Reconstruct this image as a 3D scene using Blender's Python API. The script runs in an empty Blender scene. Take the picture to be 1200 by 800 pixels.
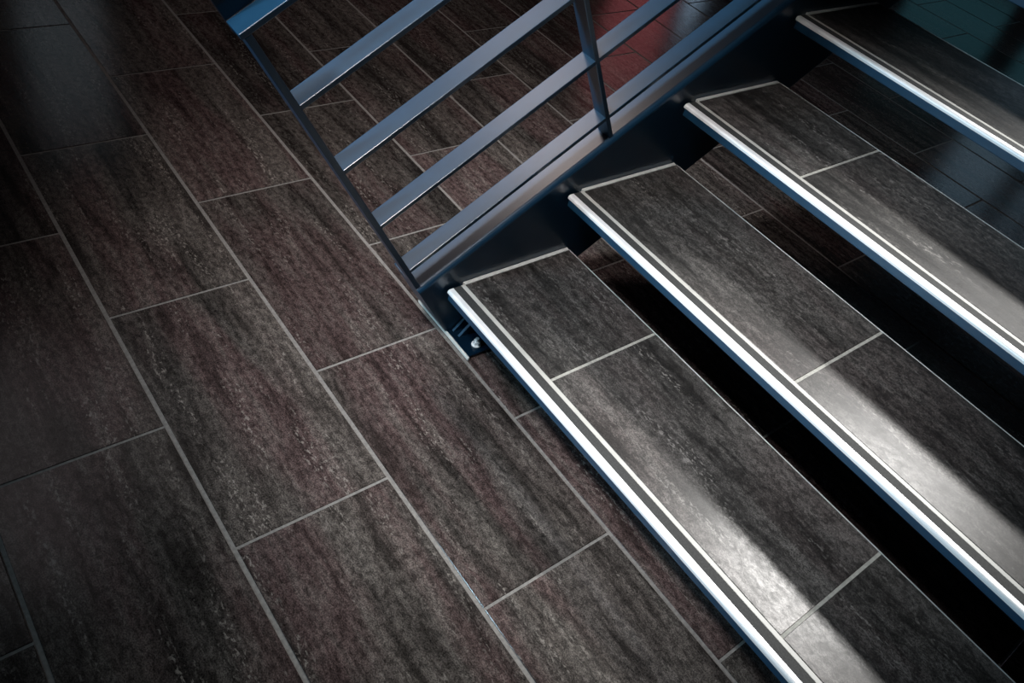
import bpy, bmesh, math, random
from mathutils import Matrix, Vector

random.seed(7)
scene = bpy.context.scene
COL = scene.collection

# ------------------------------------------------------------------ camera
R = [[0.5888161, 0.7804811, 0.2101066],
     [0.6579120, -0.3118054, -0.6855138],
     [-0.4695182, 0.5418733, -0.6970840]]          # world -> (right, down, forward)
CAM = Vector((0.93502, -0.43470, 1.28148))
cam_data = bpy.data.cameras.new('camera')
cam_data.sensor_width = 36.0
cam_data.lens = 941.79 / 1200.0 * 36.0
cam_data.clip_start = 0.02
camera = bpy.data.objects.new('camera', cam_data)
COL.objects.link(camera)
m = Matrix.Identity(4)
for i in range(3):
    m[i][0] = R[0][i]
    m[i][1] = -R[1][i]
    m[i][2] = -R[2][i]
    m[i][3] = CAM[i]
camera.matrix_world = m
scene.camera = camera

# ------------------------------------------------------------------ world and exposure
world = bpy.data.worlds.new('night_world')
scene.world = world
world.use_nodes = True
world.node_tree.nodes['Background'].inputs[0].default_value = (0.35, 0.5, 0.7, 1)
world.node_tree.nodes['Background'].inputs[1].default_value = 0.02
scene.view_settings.view_transform = 'Standard'
scene.view_settings.look = 'None'
scene.view_settings.gamma = 1.0
scene.view_settings.use_curve_mapping = False
scene.view_settings.exposure = 0.0

# stair lamp of the room and added fill spots: (name, position, aim, watts, full cone deg, blend, radius, colour, label)
LAMPS = [
    ('stair_spotlight', (0.60, 2.80, 2.60), (0.72, 0.66, 0.24), 480, 24, 1.0, 0.15, (1.0, 0.98, 0.95),
     'white ceiling spotlight on a stem above the stair flight'),
    ('floor_fill_spot', (-0.72, -0.95, 2.72), (-0.05, 0.78, 0.0), 310, 42, 1.0, 0.24, (1.0, 0.93, 0.91),  # added fill that makes the pool of light on the floor
     'added white fill spot hung before the stair'),
    ('tread_fill_spot', (0.12, -1.00, 2.72), (0.22, 0.66, 0.1), 270, 36, 1.0, 0.20, (1.0, 0.96, 0.95),  # added fill for the left part of the treads
     'added white fill spot in line with the lowest treads'),
    ('side_fill_spot', (-1.90, 0.30, 2.72), (-0.70, 1.25, 0.0), 84, 56, 1.0, 0.36, (1.0, 0.86, 0.83),  # added fill for the bar tops and the floor beyond the railing
     'added white fill spot near the window wall'),
    ('front_fill_spot', (-0.50, -3.20, 1.75), (0.35, 0.85, 0.50), 430, 34, 1.0, 0.20, (0.52, 0.82, 1.0),  # added bluish fill behind the camera for the tread fronts
     'added fill spot on a long stem facing the front of the stair'),
]

# ------------------------------------------------------------------ materials
def new_mat(name):
    mt = bpy.data.materials.new(name)
    mt.use_nodes = True
    nt = mt.node_tree
    return mt, nt, nt.nodes['Principled BSDF']

def N(nt, kind, **inp):
    n = nt.nodes.new(kind)
    for k, v in inp.items():
        n.inputs[k.replace('_', ' ')].default_value = v
    return n

def math_node(nt, op, a, b=None, clamp=False):
    n = nt.nodes.new('ShaderNodeMath')
    n.operation = op
    n.use_clamp = clamp
    for i, v in enumerate((a, b)):
        if v is None:
            continue
        if isinstance(v, (int, float)):
            n.inputs[i].default_value = v
        else:
            nt.links.new(v, n.inputs[i])
    return n.outputs[0]

def mix_col(nt, fac, a, b, mode='MIX'):
    n = nt.nodes.new('ShaderNodeMix')
    n.data_type = 'RGBA'
    n.blend_type = mode
    for idx, v in ((0, fac), (6, a), (7, b)):
        if isinstance(v, (int, float)):
            n.inputs[idx].default_value = v
        elif isinstance(v, tuple):
            n.inputs[idx].default_value = v + (1,) if len(v) == 3 else v
        else:
            nt.links.new(v, n.inputs[idx])
    return n.outputs[2]

def ramp(nt, src, p0, p1, v0=0.0, v1=1.0):
    n = nt.nodes.new('ShaderNodeMapRange')
    n.interpolation_type = 'SMOOTHSTEP'
    nt.links.new(src, n.inputs[0])
    for i, v in enumerate((p0, p1, v0, v1)):
        n.inputs[i + 1].default_value = v
    return n.outputs[0]

def tile_material(name, dark, mid, light, red, rough):
    """Streaked dark porcelain: long soft bands, broken flecks, pits."""
    mt, nt, bs = new_mat(name)
    geo = nt.nodes.new('ShaderNodeNewGeometry')
    info = nt.nodes.new('ShaderNodeObjectInfo')
    off = nt.nodes.new('ShaderNodeVectorMath'); off.operation = 'SCALE'
    comb = nt.nodes.new('ShaderNodeCombineXYZ')
    nt.links.new(info.outputs['Random'], comb.inputs[0])
    r2 = math_node(nt, 'FRACT', math_node(nt, 'MULTIPLY', info.outputs['Random'], 7.31))
    nt.links.new(r2, comb.inputs[1])
    nt.links.new(comb.outputs[0], off.inputs[0]); off.inputs[3].default_value = 23.0
    add = nt.nodes.new('ShaderNodeVectorMath')
    nt.links.new(geo.outputs['Position'], add.inputs[0]); nt.links.new(off.outputs[0], add.inputs[1])

    def noise(sx, sy, scale, detail, rough_, dist=0.0):
        mp = nt.nodes.new('ShaderNodeMapping')
        mp.inputs['Scale'].default_value = (sx, sy, 1.0)
        nt.links.new(add.outputs[0], mp.inputs[0])
        n = nt.nodes.new('ShaderNodeTexNoise')
        n.inputs['Scale'].default_value = scale
        n.inputs['Detail'].default_value = detail
        n.inputs['Roughness'].default_value = rough_
        n.inputs['Distortion'].default_value = dist
        nt.links.new(mp.outputs[0], n.inputs['Vector'])
        return n.outputs[0]

    band = noise(0.7, 5.0, 1.5, 4.0, 0.5, 0.3)         # broad bands along the tile
    streak = noise(2.0, 13.0, 2.2, 8.0, 0.66, 0.25)      # ragged streaks
    blot = noise(26.0, 40.0, 2.2, 6.0, 0.75, 0.4)        # cloudy grain
    grain = noise(170.0, 210.0, 2.0, 3.0, 0.7, 0.0)      # fine salt and pepper
    fleck = noise(60.0, 120.0, 1.4, 4.0, 0.65, 0.2)      # pale crumbs
    fmask = noise(1.8, 15.0, 1.7, 4.0, 0.6, 0.3)
    redn = noise(0.9, 5.0, 1.3, 2.0, 0.5, 0.2)

    c = mix_col(nt, ramp(nt, band, 0.38, 0.60), dark, mid)
    c = mix_col(nt, math_node(nt, 'MULTIPLY', ramp(nt, redn, 0.45, 0.60), 0.8), c, red)
    s = ramp(nt, streak, 0.44, 0.70)
    c = mix_col(nt, math_node(nt, 'MULTIPLY', s, 0.50), c, light)
    d = math_node(nt, 'MULTIPLY', ramp(nt, streak, 0.50, 0.34), ramp(nt, blot, 0.30, 0.55, 0.4, 1.0))
    c = mix_col(nt, math_node(nt, 'MULTIPLY', d, 0.70), c, tuple(v * 0.28 for v in dark))
    g = math_node(nt, 'MULTIPLY', ramp(nt, blot, 0.36, 0.64, 0.5, 1.55), ramp(nt, grain, 0.34, 0.66, 0.48, 1.60))
    gm = nt.nodes.new('ShaderNodeVectorMath'); gm.operation = 'SCALE'
    nt.links.new(c, gm.inputs[0]); nt.links.new(g, gm.inputs[3])
    fl = math_node(nt, 'MULTIPLY', ramp(nt, fleck, 0.53, 0.62), ramp(nt, fmask, 0.51, 0.64))
    c = mix_col(nt, math_node(nt, 'MULTIPLY', fl, 0.62), gm.outputs[0], tuple(min(1.0, v * 2.4) for v in light))
    sp = math_node(nt, 'MULTIPLY', ramp(nt, grain, 0.68, 0.78), 0.5)
    c = mix_col(nt, sp, c, tuple(min(1.0, v * 2.4) for v in light))
    # slight tone difference from piece to piece
    tone = nt.nodes.new('ShaderNodeVectorMath'); tone.operation = 'SCALE'
    nt.links.new(c, tone.inputs[0])
    nt.links.new(ramp(nt, r2, 0.0, 1.0, 0.82, 1.2), tone.inputs[3])
    nt.links.new(tone.outputs[0], bs.inputs['Base Color'])
    bs.inputs['Specular IOR Level'].default_value = 0.36
    nt.links.new(ramp(nt, blot, 0.3, 0.7, rough + 0.06, rough - 0.04), bs.inputs['Roughness'])
    bp = nt.nodes.new('ShaderNodeBump')
    bp.inputs['Strength'].default_value = 0.10
    bp.inputs['Distance'].default_value = 0.002
    nt.links.new(blot, bp.inputs['Height'])
    nt.links.new(bp.outputs[0], bs.inputs['Normal'])
    return mt

def plain(name, col, rough=0.5, metal=0.0, spec=0.5, grain=0.0, gscale=60.0, coat=0.0, coat_rough=0.1, bump=0.0, stretch=(1, 1, 1)):
    mt, nt, bs = new_mat(name)
    bs.inputs['Base Color'].default_value = (*col, 1)
    bs.inputs['Roughness'].default_value = rough
    bs.inputs['Metallic'].default_value = metal
    bs.inputs['Specular IOR Level'].default_value = spec
    bs.inputs['Coat Weight'].default_value = coat
    bs.inputs['Coat Roughness'].default_value = coat_rough
    tc = nt.nodes.new('ShaderNodeNewGeometry')
    mp = nt.nodes.new('ShaderNodeMapping'); mp.inputs['Scale'].default_value = stretch
    nt.links.new(tc.outputs['Position'], mp.inputs[0])
    n = nt.nodes.new('ShaderNodeTexNoise')
    n.inputs['Scale'].default_value = gscale
    n.inputs['Detail'].default_value = 4.0
    nt.links.new(mp.outputs[0], n.inputs['Vector'])
    if grain:
        c = mix_col(nt, ramp(nt, n.outputs[0], 0.3, 0.7), tuple(v * (1 - grain) for v in col), tuple(min(1, v * (1 + grain)) for v in col))
        nt.links.new(c, bs.inputs['Base Color'])
    if bump:
        bp = nt.nodes.new('ShaderNodeBump')
        bp.inputs['Strength'].default_value = bump
        bp.inputs['Distance'].default_value = 0.001
        nt.links.new(n.outputs[0], bp.inputs['Height'])
        nt.links.new(bp.outputs[0], bs.inputs['Normal'])
    return mt

def glow(name, col, strength):
    mt, nt, bs = new_mat(name)
    bs.inputs['Base Color'].default_value = (0.02, 0.02, 0.02, 1)
    bs.inputs['Emission Color'].default_value = (*col, 1)
    bs.inputs['Emission Strength'].default_value = strength
    return mt

M = {
    'floor_tile': tile_material('floor_tile', (0.030, 0.027, 0.025), (0.064, 0.056, 0.051), (0.125, 0.115, 0.105), (0.066, 0.044, 0.043), 0.13),
    'tread_tile': tile_material('tread_tile', (0.026, 0.025, 0.024), (0.058, 0.055, 0.052), (0.116, 0.111, 0.105), (0.057, 0.049, 0.047), 0.34),
    'grout': plain('grout', (0.20, 0.195, 0.185), 0.9, grain=0.18, gscale=160, bump=0.3),
    'pale_grout': plain('pale_grout', (0.36, 0.36, 0.33), 0.85, grain=0.15, gscale=140),
    'steel': plain('navy_painted_steel', (0.008, 0.042, 0.086), 0.30, spec=0.8, grain=0.06, gscale=40),
    'shaded_steel': plain('shaded_navy_steel', (0.002, 0.010, 0.022), 0.16, spec=0.5, grain=0.1, gscale=12),  # darkened copy of the navy paint, shade put into its colour
    'alu': plain('satin_aluminium', (0.92, 0.93, 0.94), 0.38, metal=0.15, grain=0.05, gscale=30, stretch=(1, 40, 40)),
    'lip': plain('nosing_lip', (0.50, 0.50, 0.47), 0.45, grain=0.06, gscale=40),
    'trim': plain('trim_metal', (0.42, 0.44, 0.43), 0.45, metal=0.3, grain=0.1, gscale=50),
    'rubber': plain('anti_slip_rubber', (0.036, 0.038, 0.038), 0.75, grain=0.25, gscale=350, bump=0.3),
    'zinc': plain('zinc_bolt', (0.85, 0.87, 0.88), 0.30, metal=0.35, grain=0.1, gscale=90),
    'sealant': plain('sealant', (0.62, 0.64, 0.62), 0.5, grain=0.08, gscale=70),
    'plaster': plain('dark_plaster', (0.055, 0.055, 0.060), 0.85, grain=0.1, gscale=6),
    'red': plain('red_paint', (0.20, 0.022, 0.026), 0.7, grain=0.1, gscale=5),
    'ceil': plain('ceiling_plaster', (0.10, 0.10, 0.105), 0.9, grain=0.06, gscale=5),
    'frame': plain('dark_window_frame', (0.006, 0.008, 0.010), 0.5, grain=0.1, gscale=20),
    'lamp': plain('lamp_enamel', (0.55, 0.55, 0.55), 0.4, grain=0.04, gscale=20),
    'pane_far': glow('evening_glass', (0.20, 0.72, 0.90), 0.14),
    'pane_sky': glow('sky_glass', (0.45, 0.72, 0.95), 0.50),
    'pane_left': glow('overcast_glass', (0.55, 0.66, 0.74), 0.40),
    'pane_blue': glow('bright_glass', (0.48, 0.70, 0.95), 2.0),
    'panel': glow('sheen_panel', (1.0, 0.88, 0.90), 0.50),  # added glow, mirrored as sheen on the railing bars
    'red_glow': glow('red_reflection_glow', (0.85, 0.22, 0.25), 0.8),  # added glow for the red reflection in the floor
}

# ------------------------------------------------------------------ mesh helpers
def to_mesh(name, bm):
    me = bpy.data.meshes.new(name)
    bmesh.ops.recalc_face_normals(bm, faces=bm.faces)
    bm.to_mesh(me)
    bm.free()
    return me

def bm_box(bm, x0, x1, y0, y1, z0, z1):
    vs = [bm.verts.new((x, y, z)) for x in (x0, x1) for y in (y0, y1) for z in (z0, z1)]
    for f in ((0, 1, 3, 2), (4, 6, 7, 5), (0, 4, 5, 1), (2, 3, 7, 6), (0, 2, 6, 4), (1, 5, 7, 3)):
        bm.faces.new([vs[i] for i in f])
    return vs

def box(name, x0, x1, y0, y1, z0, z1, bev=0.0, seg=2, only=None):
    bm = bmesh.new()
    bm_box(bm, x0, x1, y0, y1, z0, z1)
    if bev:
        es = [e for e in bm.edges if only is None or only(e)]
        bmesh.ops.bevel(bm, geom=es, offset=bev, segments=seg, affect='EDGES', profile=0.5)
    return to_mesh(name, bm)

def chamfer_box(bm, x0, x1, y0, y1, z0, z1, c):
    """box with a chamfered top rim, 18 quads-and-tris worth"""
    lo = [bm.verts.new(v) for v in ((x0, y0, z0), (x1, y0, z0), (x1, y1, z0), (x0, y1, z0))]
    md = [bm.verts.new(v) for v in ((x0, y0, z1 - c), (x1, y0, z1 - c), (x1, y1, z1 - c), (x0, y1, z1 - c))]
    hi = [bm.verts.new(v) for v in ((x0 + c, y0 + c, z1), (x1 - c, y0 + c, z1), (x1 - c, y1 - c, z1), (x0 + c, y1 - c, z1))]
    for a, b in ((lo, md), (md, hi)):
        for i in range(4):
            j = (i + 1) % 4
            bm.faces.new((a[i], a[j], b[j], b[i]))
    bm.faces.new(hi)
    bm.faces.new(lo[::-1])

def extrude_x(name, prof, x0, x1, smooth=False):
    """prof: list of (y, z), closed, swept from x0 to x1"""
    bm = bmesh.new()
    a = [bm.verts.new((x0, y, z)) for y, z in prof]
    b = [bm.verts.new((x1, y, z)) for y, z in prof]
    n = len(prof)
    for i in range(n):
        j = (i + 1) % n
        bm.faces.new((a[i], a[j], b[j], b[i]))
    bm.faces.new(a[::-1])
    bm.faces.new(b)
    return to_mesh(name, bm)

def cyl(bm, c, r, h, n=24, r2=None, axis=None):
    r2 = r if r2 is None else r2
    a = [Vector((r * math.cos(2 * math.pi * i / n), r * math.sin(2 * math.pi * i / n), 0)) for i in range(n)]
    b = [Vector((r2 * math.cos(2 * math.pi * i / n), r2 * math.sin(2 * math.pi * i / n), h)) for i in range(n)]
    mat = Matrix.Translation(Vector(c))
    if axis is not None:
        mat = mat @ Vector((0, 0, 1)).rotation_difference(Vector(axis)).to_matrix().to_4x4()
    va = [bm.verts.new(mat @ v) for v in a]
    vb = [bm.verts.new(mat @ v) for v in b]
    for i in range(n):
        j = (i + 1) % n
        bm.faces.new((va[i], va[j], vb[j], vb[i]))
    bm.faces.new(va[::-1])
    bm.faces.new(vb)

def obj(name, me, mat=None, parent=None):
    o = bpy.data.objects.new(name, me)
    if mat is not None and me is not None and not me.materials:
        me.materials.append(mat)
    COL.objects.link(o)
    if parent is not None:
        o.parent = parent
    return o

def structure(o):
    o['kind'] = 'structure'
    return o

def thing(o, label, cat, group=None):
    o['label'] = label
    o['category'] = cat
    if group:
        o['group'] = group
    return o

# ------------------------------------------------------------------ floor
W, L = 0.30234, 0.603
Y0 = -0.47818
X_EVEN, X_ODD = -0.040, -0.349
GY, GX = 0.0085, 0.0055
ROOM = (-4.0, 4.2, -4.0, 7.2, 3.0)

floor = structure(obj('floor', box('floor', ROOM[0], ROOM[1], ROOM[2], ROOM[3], -0.06, -0.0016), M['grout']))
bm = bmesh.new()
chamfer_box(bm, -(L - GX) / 2, (L - GX) / 2, -(W - GY) / 2, (W - GY) / 2, -0.009, 0.0, 0.0009)
tile_me = to_mesh('floor_tile', bm)
tile_me.materials.append(M['floor_tile'])
rest = bmesh.new()
for r in range(-11, 25):
    yc = Y0 + (r + 0.5) * W
    base = X_EVEN if r % 2 == 0 else X_ODD
    for k in range(-8, 9):
        xc = base + (k + 0.5) * L
        x0, x1 = xc - (L - GX) / 2, xc + (L - GX) / 2
        y0, y1 = yc - (W - GY) / 2, yc + (W - GY) / 2
        if x1 < ROOM[0] or x0 > ROOM[1] or y1 < ROOM[2] or y0 > ROOM[3]:
            continue
        near = -2.6 < xc < 1.9 and -1.0 < yc < 5.2
        if near and r == 3 and k == 0:
            # the tile cut beside the stair's foot plate
            for a, b in ((x0, -0.078), (-0.072, x1)):
                bmc = bmesh.new()
                chamfer_box(bmc, a, b, y0, y1, -0.009, 0.0, 0.0009)
                obj('floor_tile', to_mesh('cut_floor_tile', bmc), M['floor_tile'], floor)
        elif near:
            o = obj('floor_tile', tile_me, None, floor)
            o.location = (xc, yc, 0)
            o.rotation_euler = (random.uniform(-0.0012, 0.0012), random.uniform(-0.0008, 0.0008), math.pi * random.randint(0, 1))
        else:
            chamfer_box(rest, max(x0, ROOM[0]), min(x1, ROOM[1]), max(y0, ROOM[2]), min(y1, ROOM[3]), -0.009, 0.0, 0.0009)
o = obj('outer_floor_tiles', to_mesh('outer_floor_tiles', rest), M['floor_tile'], floor)
o['kind'] = 'stuff'

# ------------------------------------------------------------------ room shell
def holed_wall(name, axis, pos, thick, lo, hi, top, holes, mat):
    """wall in the plane axis=pos, running lo..hi, with rectangular holes (a0, a1, z0, z1)"""
    bm = bmesh.new()
    cuts = sorted({lo, hi, *[h[0] for h in holes], *[h[1] for h in holes]})
    for a, b in zip(cuts, cuts[1:]):
        mid = (a + b) / 2
        zs = [(h[2], h[3]) for h in holes if h[0] < mid < h[1]]
        spans, z = [], 0.0
        for z0, z1 in sorted(zs):
            spans.append((z, z0)); z = z1
        spans.append((z, top))
        for z0, z1 in spans:
            if z1 - z0 < 1e-4:
                continue
            if axis == 'x':
                bm_box(bm, pos, pos + thick, a, b, z0, z1)
            else:
                bm_box(bm, a, b, pos, pos + thick, z0, z1)
    return structure(obj(name, to_mesh(name, bm), mat))

H = ROOM[4]
LEFT_WIN = [(0.36, 0.90, 0.95, 2.15), (6.28, 6.62, 0.9, 2.0)]
BACK_WIN = [(-2.45, -1.48, 0.50, 1.55), (-1.34, 0.75, 0.50, 2.70)]
wall_left = holed_wall('wall_left', 'x', ROOM[0] - 0.15, 0.15, ROOM[2], ROOM[3], H, LEFT_WIN, M['plaster'])
wall_back = holed_wall('wall_back', 'y', ROOM[3], 0.15, ROOM[0], ROOM[1], H, BACK_WIN, M['plaster'])
wall_right = holed_wall('wall_right', 'x', ROOM[1], 0.15, ROOM[2], ROOM[3], H, [], M['plaster'])
wall_front = holed_wall('wall_front', 'y', ROOM[2] - 0.15, 0.15, ROOM[0], ROOM[1], H, [], M['plaster'])
ceiling = structure(obj('ceiling', box('ceiling', ROOM[0], ROOM[1], ROOM[2], ROOM[3], H, H + 0.12), M['ceil']))

def window(name, axis, pos, a0, a1, z0, z1, posts, pane_mat, transom=None, upper_mat=None):
    """frame with fixed vertical posts (centre, width); each glass field a pane of its own"""
    fw = 0.05
    bm = bmesh.new()
    def add(a, b, c, d, t0, t1):
        if axis == 'x':
            bm_box(bm, pos + t0, pos + t1, a, b, c, d)
        else:
            bm_box(bm, a, b, pos + t0, pos + t1, c, d)
    add(a0, a1, z0, z0 + fw, 0.0, 0.08); add(a0, a1, z1 - fw, z1, 0.0, 0.08)
    add(a0, a0 + fw, z0 + fw, z1 - fw, 0.0, 0.08); add(a1 - fw, a1, z0 + fw, z1 - fw, 0.0, 0.08)
    for c, w in posts:
        add(c - w / 2, c + w / 2, z0 + fw, z1 - fw, 0.0, 0.08)
    rows = [(z0 + fw, z1 - fw, pane_mat)]
    edges = [a0 + fw] + [v for c, w in posts for v in (c - w / 2, c + w / 2)] + [a1 - fw]
    fields = list(zip(edges[::2], edges[1::2]))
    if transom:
        rows = [(z0 + fw, transom - 0.025, pane_mat), (transom + 0.025, z1 - fw, upper_mat)]
        for a, b in fields:
            add(a, b, transom - 0.025, transom + 0.025, 0.0, 0.08)
    root = structure(obj(name, to_mesh(name, bm), M['frame']))
    for a, b in fields:
        for c, d, mt in rows:
            if axis == 'x':
                me = box('pane', pos + 0.03, pos + 0.042, a, b, c, d)
            else:
                me = box('pane', a, b, pos + 0.03, pos + 0.042, c, d)
            obj('pane', me, mt, root)
    return root

window('window_1', 'x', ROOM[0] - 0.10, *LEFT_WIN[0], [], M['pane_left'])
window('window_2', 'x', ROOM[0] - 0.10, *LEFT_WIN[1], [], M['pane_blue'])
window('window_3', 'y', ROOM[3] + 0.02, *BACK_WIN[0], [], M['pane_far'])
window('window_4', 'y', ROOM[3] + 0.02, *BACK_WIN[1], [(-0.68, 0.20), (-0.36, 0.16)], M['pane_far'], 1.35, M['pane_sky'])
# red part of the left wall: painted field, and a glowing panel added for its red floor reflection
structure(obj('trim_1', box('trim_1', ROOM[0], ROOM[0] + 0.02, 1.0, 6.1, 0.0, H, 0.004, 1), M['red']))
structure(obj('red_glow_panel', box('red_glow_panel', ROOM[0] + 0.02, ROOM[0] + 0.05, 5.15, 6.05, 1.2, 2.5, 0.006, 1), M['red_glow']))

# ------------------------------------------------------------------ staircase
RISE, GO = 0.17072, 0.28167
H0, NOSE, BACK = 0.15328, 0.4070, 0.7488
ANG = math.atan2(RISE, GO)
CA, SA = math.cos(ANG), math.sin(ANG)
SLOPE = Matrix.Rotation(ANG, 4, 'X')            # (x, s, n) -> world
N_TREADS = 9
XL, XR = -0.004, 1.806
WEB = -0.014
S0 = 0.374
S_END = 3.02

stair = bpy.data.objects.new('staircase', None)
COL.objects.link(stair)
stair.location = (0, 0.437, 0)
stair.empty_display_size = 0.2
thing(stair, 'open-riser steel staircase with dark tiled treads and bright white nosings', 'staircase')
stair_off = Vector(stair.location)

def part(name, me, mat, parent=None, loc=(0, 0, 0)):
    """mesh given in world coordinates, hung under the staircase"""
    o = obj(name, me, mat, parent or stair)
    o.location = Vector(loc) - (stair_off if parent is None else Vector((0, 0, 0)))
    return o

def stringer_mesh(x0, x1):
    bm = bmesh.new()
    bm_box(bm, x0, x1, S0, S_END, -0.331, -0.031)
    es = [e for e in bm.edges if abs(e.verts[0].co.y - e.verts[1].co.y) > 0.5]
    bmesh.ops.bevel(bm, geom=es, offset=0.011, segments=4, affect='EDGES', profile=0.5)
    bmesh.ops.transform(bm, matrix=SLOPE, verts=bm.verts)
    geom = bm.verts[:] + bm.edges[:] + bm.faces[:]
    res = bmesh.ops.bisect_plane(bm, geom=geom, plane_co=(0, 0, 0.010), plane_no=(0, 0, -1), clear_outer=True)
    bmesh.ops.holes_fill(bm, edges=[e for e in res['geom_cut'] if isinstance(e, bmesh.types.BMEdge)])
    return to_mesh('stringer', bm)

part('stringer', stringer_mesh(WEB - 0.100, WEB), M['steel'])
part('stringer', stringer_mesh(1.816, 1.916), M['steel'])

# foot plate with gussets and a bolt
bp_ = part('base_plate', box('base_plate', -0.125, 0.073, 0.4375, 0.64, 0.0, 0.010, 0.0015, 1), M['shaded_steel'])
part('sealant_bead', box('sealant_bead', -0.128, 0.076, 0.4325, 0.4380, 0.0, 0.0085, 0.0018, 2), M['sealant'])
def gusset(x, ya, yb, zt):
    bm = bmesh.new()
    t = 0.006
    pr = [(ya, 0.010), (yb, 0.010), (yb, zt), (yb - 0.012, zt)]
    a = [bm.verts.new((x - t / 2, y, z)) for y, z in pr]
    b = [bm.verts.new((x + t / 2, y, z)) for y, z in pr]
    for i in range(4):
        j = (i + 1) % 4
        bm.faces.new((a[i], a[j], b[j], b[i]))
    bm.faces.new(a[::-1]); bm.faces.new(b)
    return to_mesh('gusset', bm)
part('gusset', gusset(-0.008, 0.4480, 0.540, 0.100), M['steel'])
part('gusset', gusset(0.012, 0.4500, 0.545, 0.100), M['steel'])
bm = bmesh.new()
cyl(bm, (0, 0, 0), 0.011, 0.0018, 24)
cyl(bm, (0, 0, 0.0018), 0.0085, 0.0085, 6)
cyl(bm, (0, 0, 0.0103), 0.0045, 0.0090, 14, 0.0040)
part('bolt', to_mesh('bolt', bm), M['zinc'], None, (0.050, 0.4720, 0.010))['label'] = 'shiny zinc hexagon bolt on the foot plate'

# treads
def tray_mesh():
    pr = [(NOSE + 0.003, -0.0265), (NOSE + 0.0015, -0.0250), (NOSE + 0.0015, -0.0085), (BACK - 0.0015, -0.0085),
          (BACK - 0.0015, -0.0265)]
    return extrude_x('tread_tray', pr, XL + 0.002, XR)

def nosing_mesh():
    pr = [(0.0016, -0.0090), (0.0, -0.0086), (0.0, -0.0055)]
    r = 0.0055
    for i in range(1, 7):
        a = math.pi / 2 * i / 6
        pr.append((r - r * math.cos(a), -r + r * math.sin(a)))
    pr += [(0.0136, 0.0), (0.0136, -0.0010), (0.0334, -0.0010), (0.0334, -0.0090)]
    return extrude_x('nosing', [(NOSE + y, z) for y, z in pr], XL - 0.002, XR)

tray_me, nose_me = tray_mesh(), nosing_mesh()
strip_me = box('anti_slip_strip', XL - 0.0015, XR, NOSE + 0.0138, NOSE + 0.0332, -0.0012, 0.0004, 0.0003, 1)
lip_me = box('nosing_lip', XL - 0.002, XR, NOSE + 0.0336, NOSE + 0.0432, -0.0090, 0.0001, 0.0005, 1)
bed_me = box('tread_grout', XL + 0.004, XR, NOSE + 0.0434, BACK - 0.0022, -0.0088, -0.0010)
edge_me = box('edge_trim', XL, XR, BACK - 0.0018, BACK + 0.0002, -0.0270, 0.0008, 0.0003, 1)
side_me = box('side_bead', -0.0130, -0.0035, NOSE + 0.0436, BACK - 0.001, -0.0120, 0.0012, 0.0012, 2)
for k, mt in ((tray_me, 'steel'), (nose_me, 'alu'), (strip_me, 'rubber'), (lip_me, 'lip'), (bed_me, 'pale_grout'), (edge_me, 'trim'), (side_me, 'sealant')):
    k.materials.append(M[mt])
TY0, TY1 = NOSE + 0.0440, BACK - 0.0024
JT = 0.0062
def tread_tile_mesh(a, b):
    bm = bmesh.new()
    chamfer_box(bm, a, b, TY0, TY1, -0.0088, 0.0002, 0.0007)
    me = to_mesh('tread_tile', bm)
    me.materials.append(M['tread_tile'])
    return me
layouts = {}
for par, js in ((0, [0.2935, 0.8965, 1.4995]), (1, [0.6020, 1.2050])):
    es = [-0.0030] + js + [XR + JT / 2]
    layouts[par] = [tread_tile_mesh(a + (JT / 2 if i else 0), b - JT / 2) for i, (a, b) in enumerate(zip(es, es[1:]))]
for k in range(N_TREADS):
    t = obj('tread', tray_me, None, stair)
    t.location = Vector((0, k * GO, H0 + k * RISE)) - stair_off
    obj('nosing', nose_me, None, t)['label'] = 'bright white metal nosing along the tread front'
    obj('anti_slip_strip', strip_me, None, t)['label'] = 'dark anti-slip strip set into the nosing'
    obj('nosing_lip', lip_me, None, t)
    obj('tread_grout', bed_me, None, t)
    obj('edge_trim', edge_me, None, t)
    obj('side_bead', side_me, None, t)
    for me in layouts[k % 2]:
        obj('tread_tile', me, None, t)

# ------------------------------------------------------------------ railing
rail = bpy.data.objects.new('stair_railing', None)
COL.objects.link(rail)
P0 = SLOPE @ Vector((-0.04, S0, -0.031))
rail.location = P0
rail.empty_display_size = 0.2
thing(rail, 'navy painted steel stair railing of sloping flat bars and flat posts', 'railing')
XF, XB = -0.0210, -0.0600

def rail_part(name, x0, x1, s0, s1, n0, n1, bev=0.0012, mat='steel'):
    bm = bmesh.new()
    bm_box(bm, x0, x1, s0, s1, n0, n1)
    bmesh.ops.bevel(bm, geom=bm.edges[:], offset=bev, segments=2, affect='EDGES', profile=0.5)
    bmesh.ops.transform(bm, matrix=Matrix.Translation(-P0) @ SLOPE, verts=bm.verts)
    return obj(name, to_mesh(name, bm), M[mat], rail)

T = 0.0095
POSTS = [(S0, S0 + 0.0115), (0.8915, 0.9015), (1.4145, 1.4245), (1.9375, 1.9475), (2.4605, 2.4705), (2.98, 2.99)]
BARS = [0.0300, 0.1880, 0.3510, 0.5060]
TOPBAR = 0.6530
for a, b in POSTS:
    rail_part('post', XB, XF, a, b, -0.0312, TOPBAR - T / 2)
for n in BARS:
    for (a0, a1), (b0, b1) in zip(POSTS, POSTS[1:]):
        rail_part('rail_bar', XB, XF, a1 - 0.0005, b0 + 0.0005, n - T / 2, n + T / 2)
rail_part('top_bar', XB, XF, S0 - 0.004, POSTS[-1][1], TOPBAR - T / 2, TOPBAR + T / 2)
for a, b in POSTS[::2]:
    rail_part('handrail_plate', XB - 0.012, XB + 0.0005, a - 0.004, a + 0.09, TOPBAR - 0.02, 0.93, 0.0012, 'shaded_steel')  # same paint as the bars, in its copy darkened for shade
hb = bmesh.new()
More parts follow.
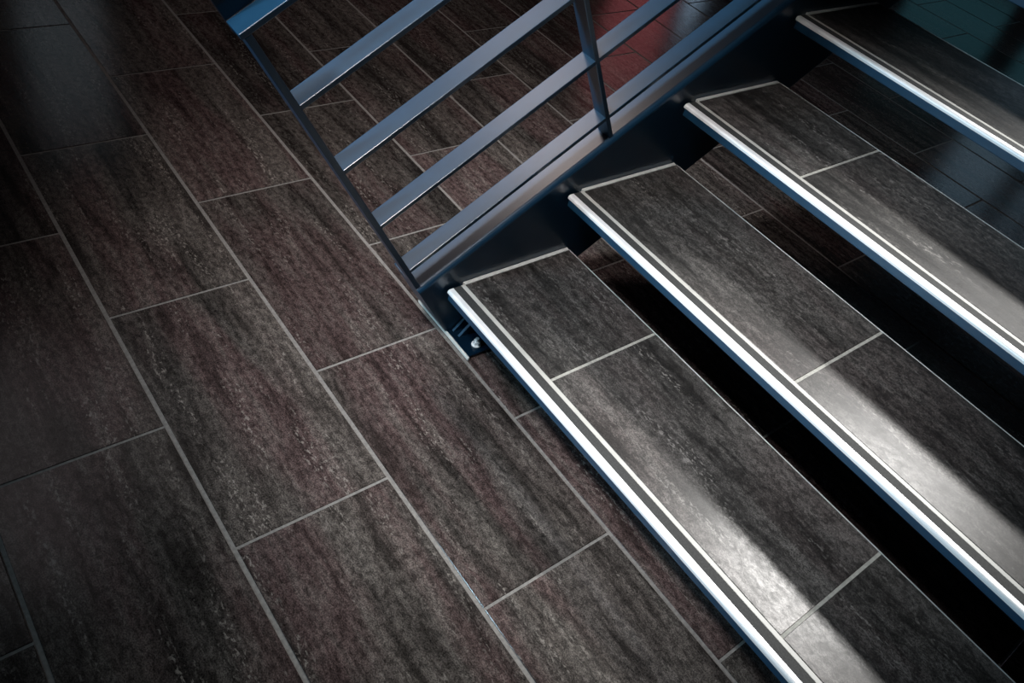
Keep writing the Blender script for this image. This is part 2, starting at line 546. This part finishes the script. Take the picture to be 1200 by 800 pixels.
cyl(hb, (-0.066, S0 - 0.03, 0.945), 0.021, POSTS[-1][1] - S0 + 0.06, 20, None, (0, 1, 0))
bmesh.ops.transform(hb, matrix=Matrix.Translation(-P0) @ SLOPE, verts=hb.verts)
obj('handrail', to_mesh('handrail', hb), M['steel'], rail)

# ------------------------------------------------------------------ stair lamp and added fill spots
for name, pos, aim, watts, cone, blend, rad, col, label in LAMPS:
    pos, aim = Vector(pos), Vector(aim)
    d = (aim - pos).normalized()
    root = bpy.data.objects.new('key_or_fill_spot', None)  # only the stair fixture is a real lamp, the others are added fill
    COL.objects.link(root)
    root.location = (pos.x, pos.y, H)
    thing(root, label, 'lamp')
    bm = bmesh.new()
    cyl(bm, (0, 0, -0.03), 0.05, 0.03, 24)
    obj('ceiling_rose', to_mesh('ceiling_rose', bm), M['lamp'], root)
    up = -d
    top = pos + up * 0.16 - Vector(root.location)
    bm = bmesh.new()
    cyl(bm, top, 0.009, (Vector((0, 0, -0.02)) - top).length, 12, None, Vector((0, 0, -0.02)) - top)
    obj('stem', to_mesh('stem', bm), M['lamp'], root)
    bm = bmesh.new()
    n = 32
    prof = [(0.035, 0.17), (rad + 0.012, 0.10), (rad + 0.015, -0.02), (rad + 0.010, -0.02), (rad + 0.007, 0.095), (0.030, 0.16)]
    q = Vector((0, 0, 1)).rotation_difference(up).to_matrix()
    rings = [[bm.verts.new(q @ Vector((r * math.cos(2 * math.pi * i / n), r * math.sin(2 * math.pi * i / n), h)) + pos - root.location) for i in range(n)] for r, h in prof]
    for a, b in zip(rings, rings[1:]):
        for i in range(n):
            j = (i + 1) % n
            bm.faces.new((a[i], a[j], b[j], b[i]))
    bm.faces.new(rings[0]); bm.faces.new(rings[-1])
    obj('lamp_shade', to_mesh('lamp_shade', bm), M['lamp'], root)
    ld = bpy.data.lights.new(name, 'SPOT')
    ld.energy = watts
    ld.spot_size = math.radians(cone)
    ld.spot_blend = blend
    ld.shadow_soft_size = rad
    ld.color = col
    lo = bpy.data.objects.new('lamp_light', ld)
    COL.objects.link(lo)
    lo.parent = root
    lo.location = pos - root.location - up * 0.03
    lo.rotation_euler = d.to_track_quat('-Z', 'Y').to_euler()

# glowing panel added out of view, gives the bar tops their sheen
panel = bpy.data.objects.new('bar_sheen_panel', None)
COL.objects.link(panel)
panel.location = (-2.65, -0.70, H)
panel.rotation_euler = (0, 0, math.radians(-35))
thing(panel, 'added flat glowing panel for the sheen on the railing bars, with a white frame', 'lamp')
obj('glow_sheet', box('glow_sheet', -0.75, 0.75, -1.05, 1.05, -0.035, -0.005), M['panel'], panel)
bm = bmesh.new()
for x0, x1, y0, y1 in ((-0.80, -0.75, -1.1, 1.1), (0.75, 0.80, -1.1, 1.1), (-0.75, 0.75, -1.1, -1.05), (-0.75, 0.75, 1.05, 1.1)):
    bm_box(bm, x0, x1, y0, y1, -0.045, 0.0)
obj('frame', to_mesh('panel_frame', bm), M['lamp'], panel)
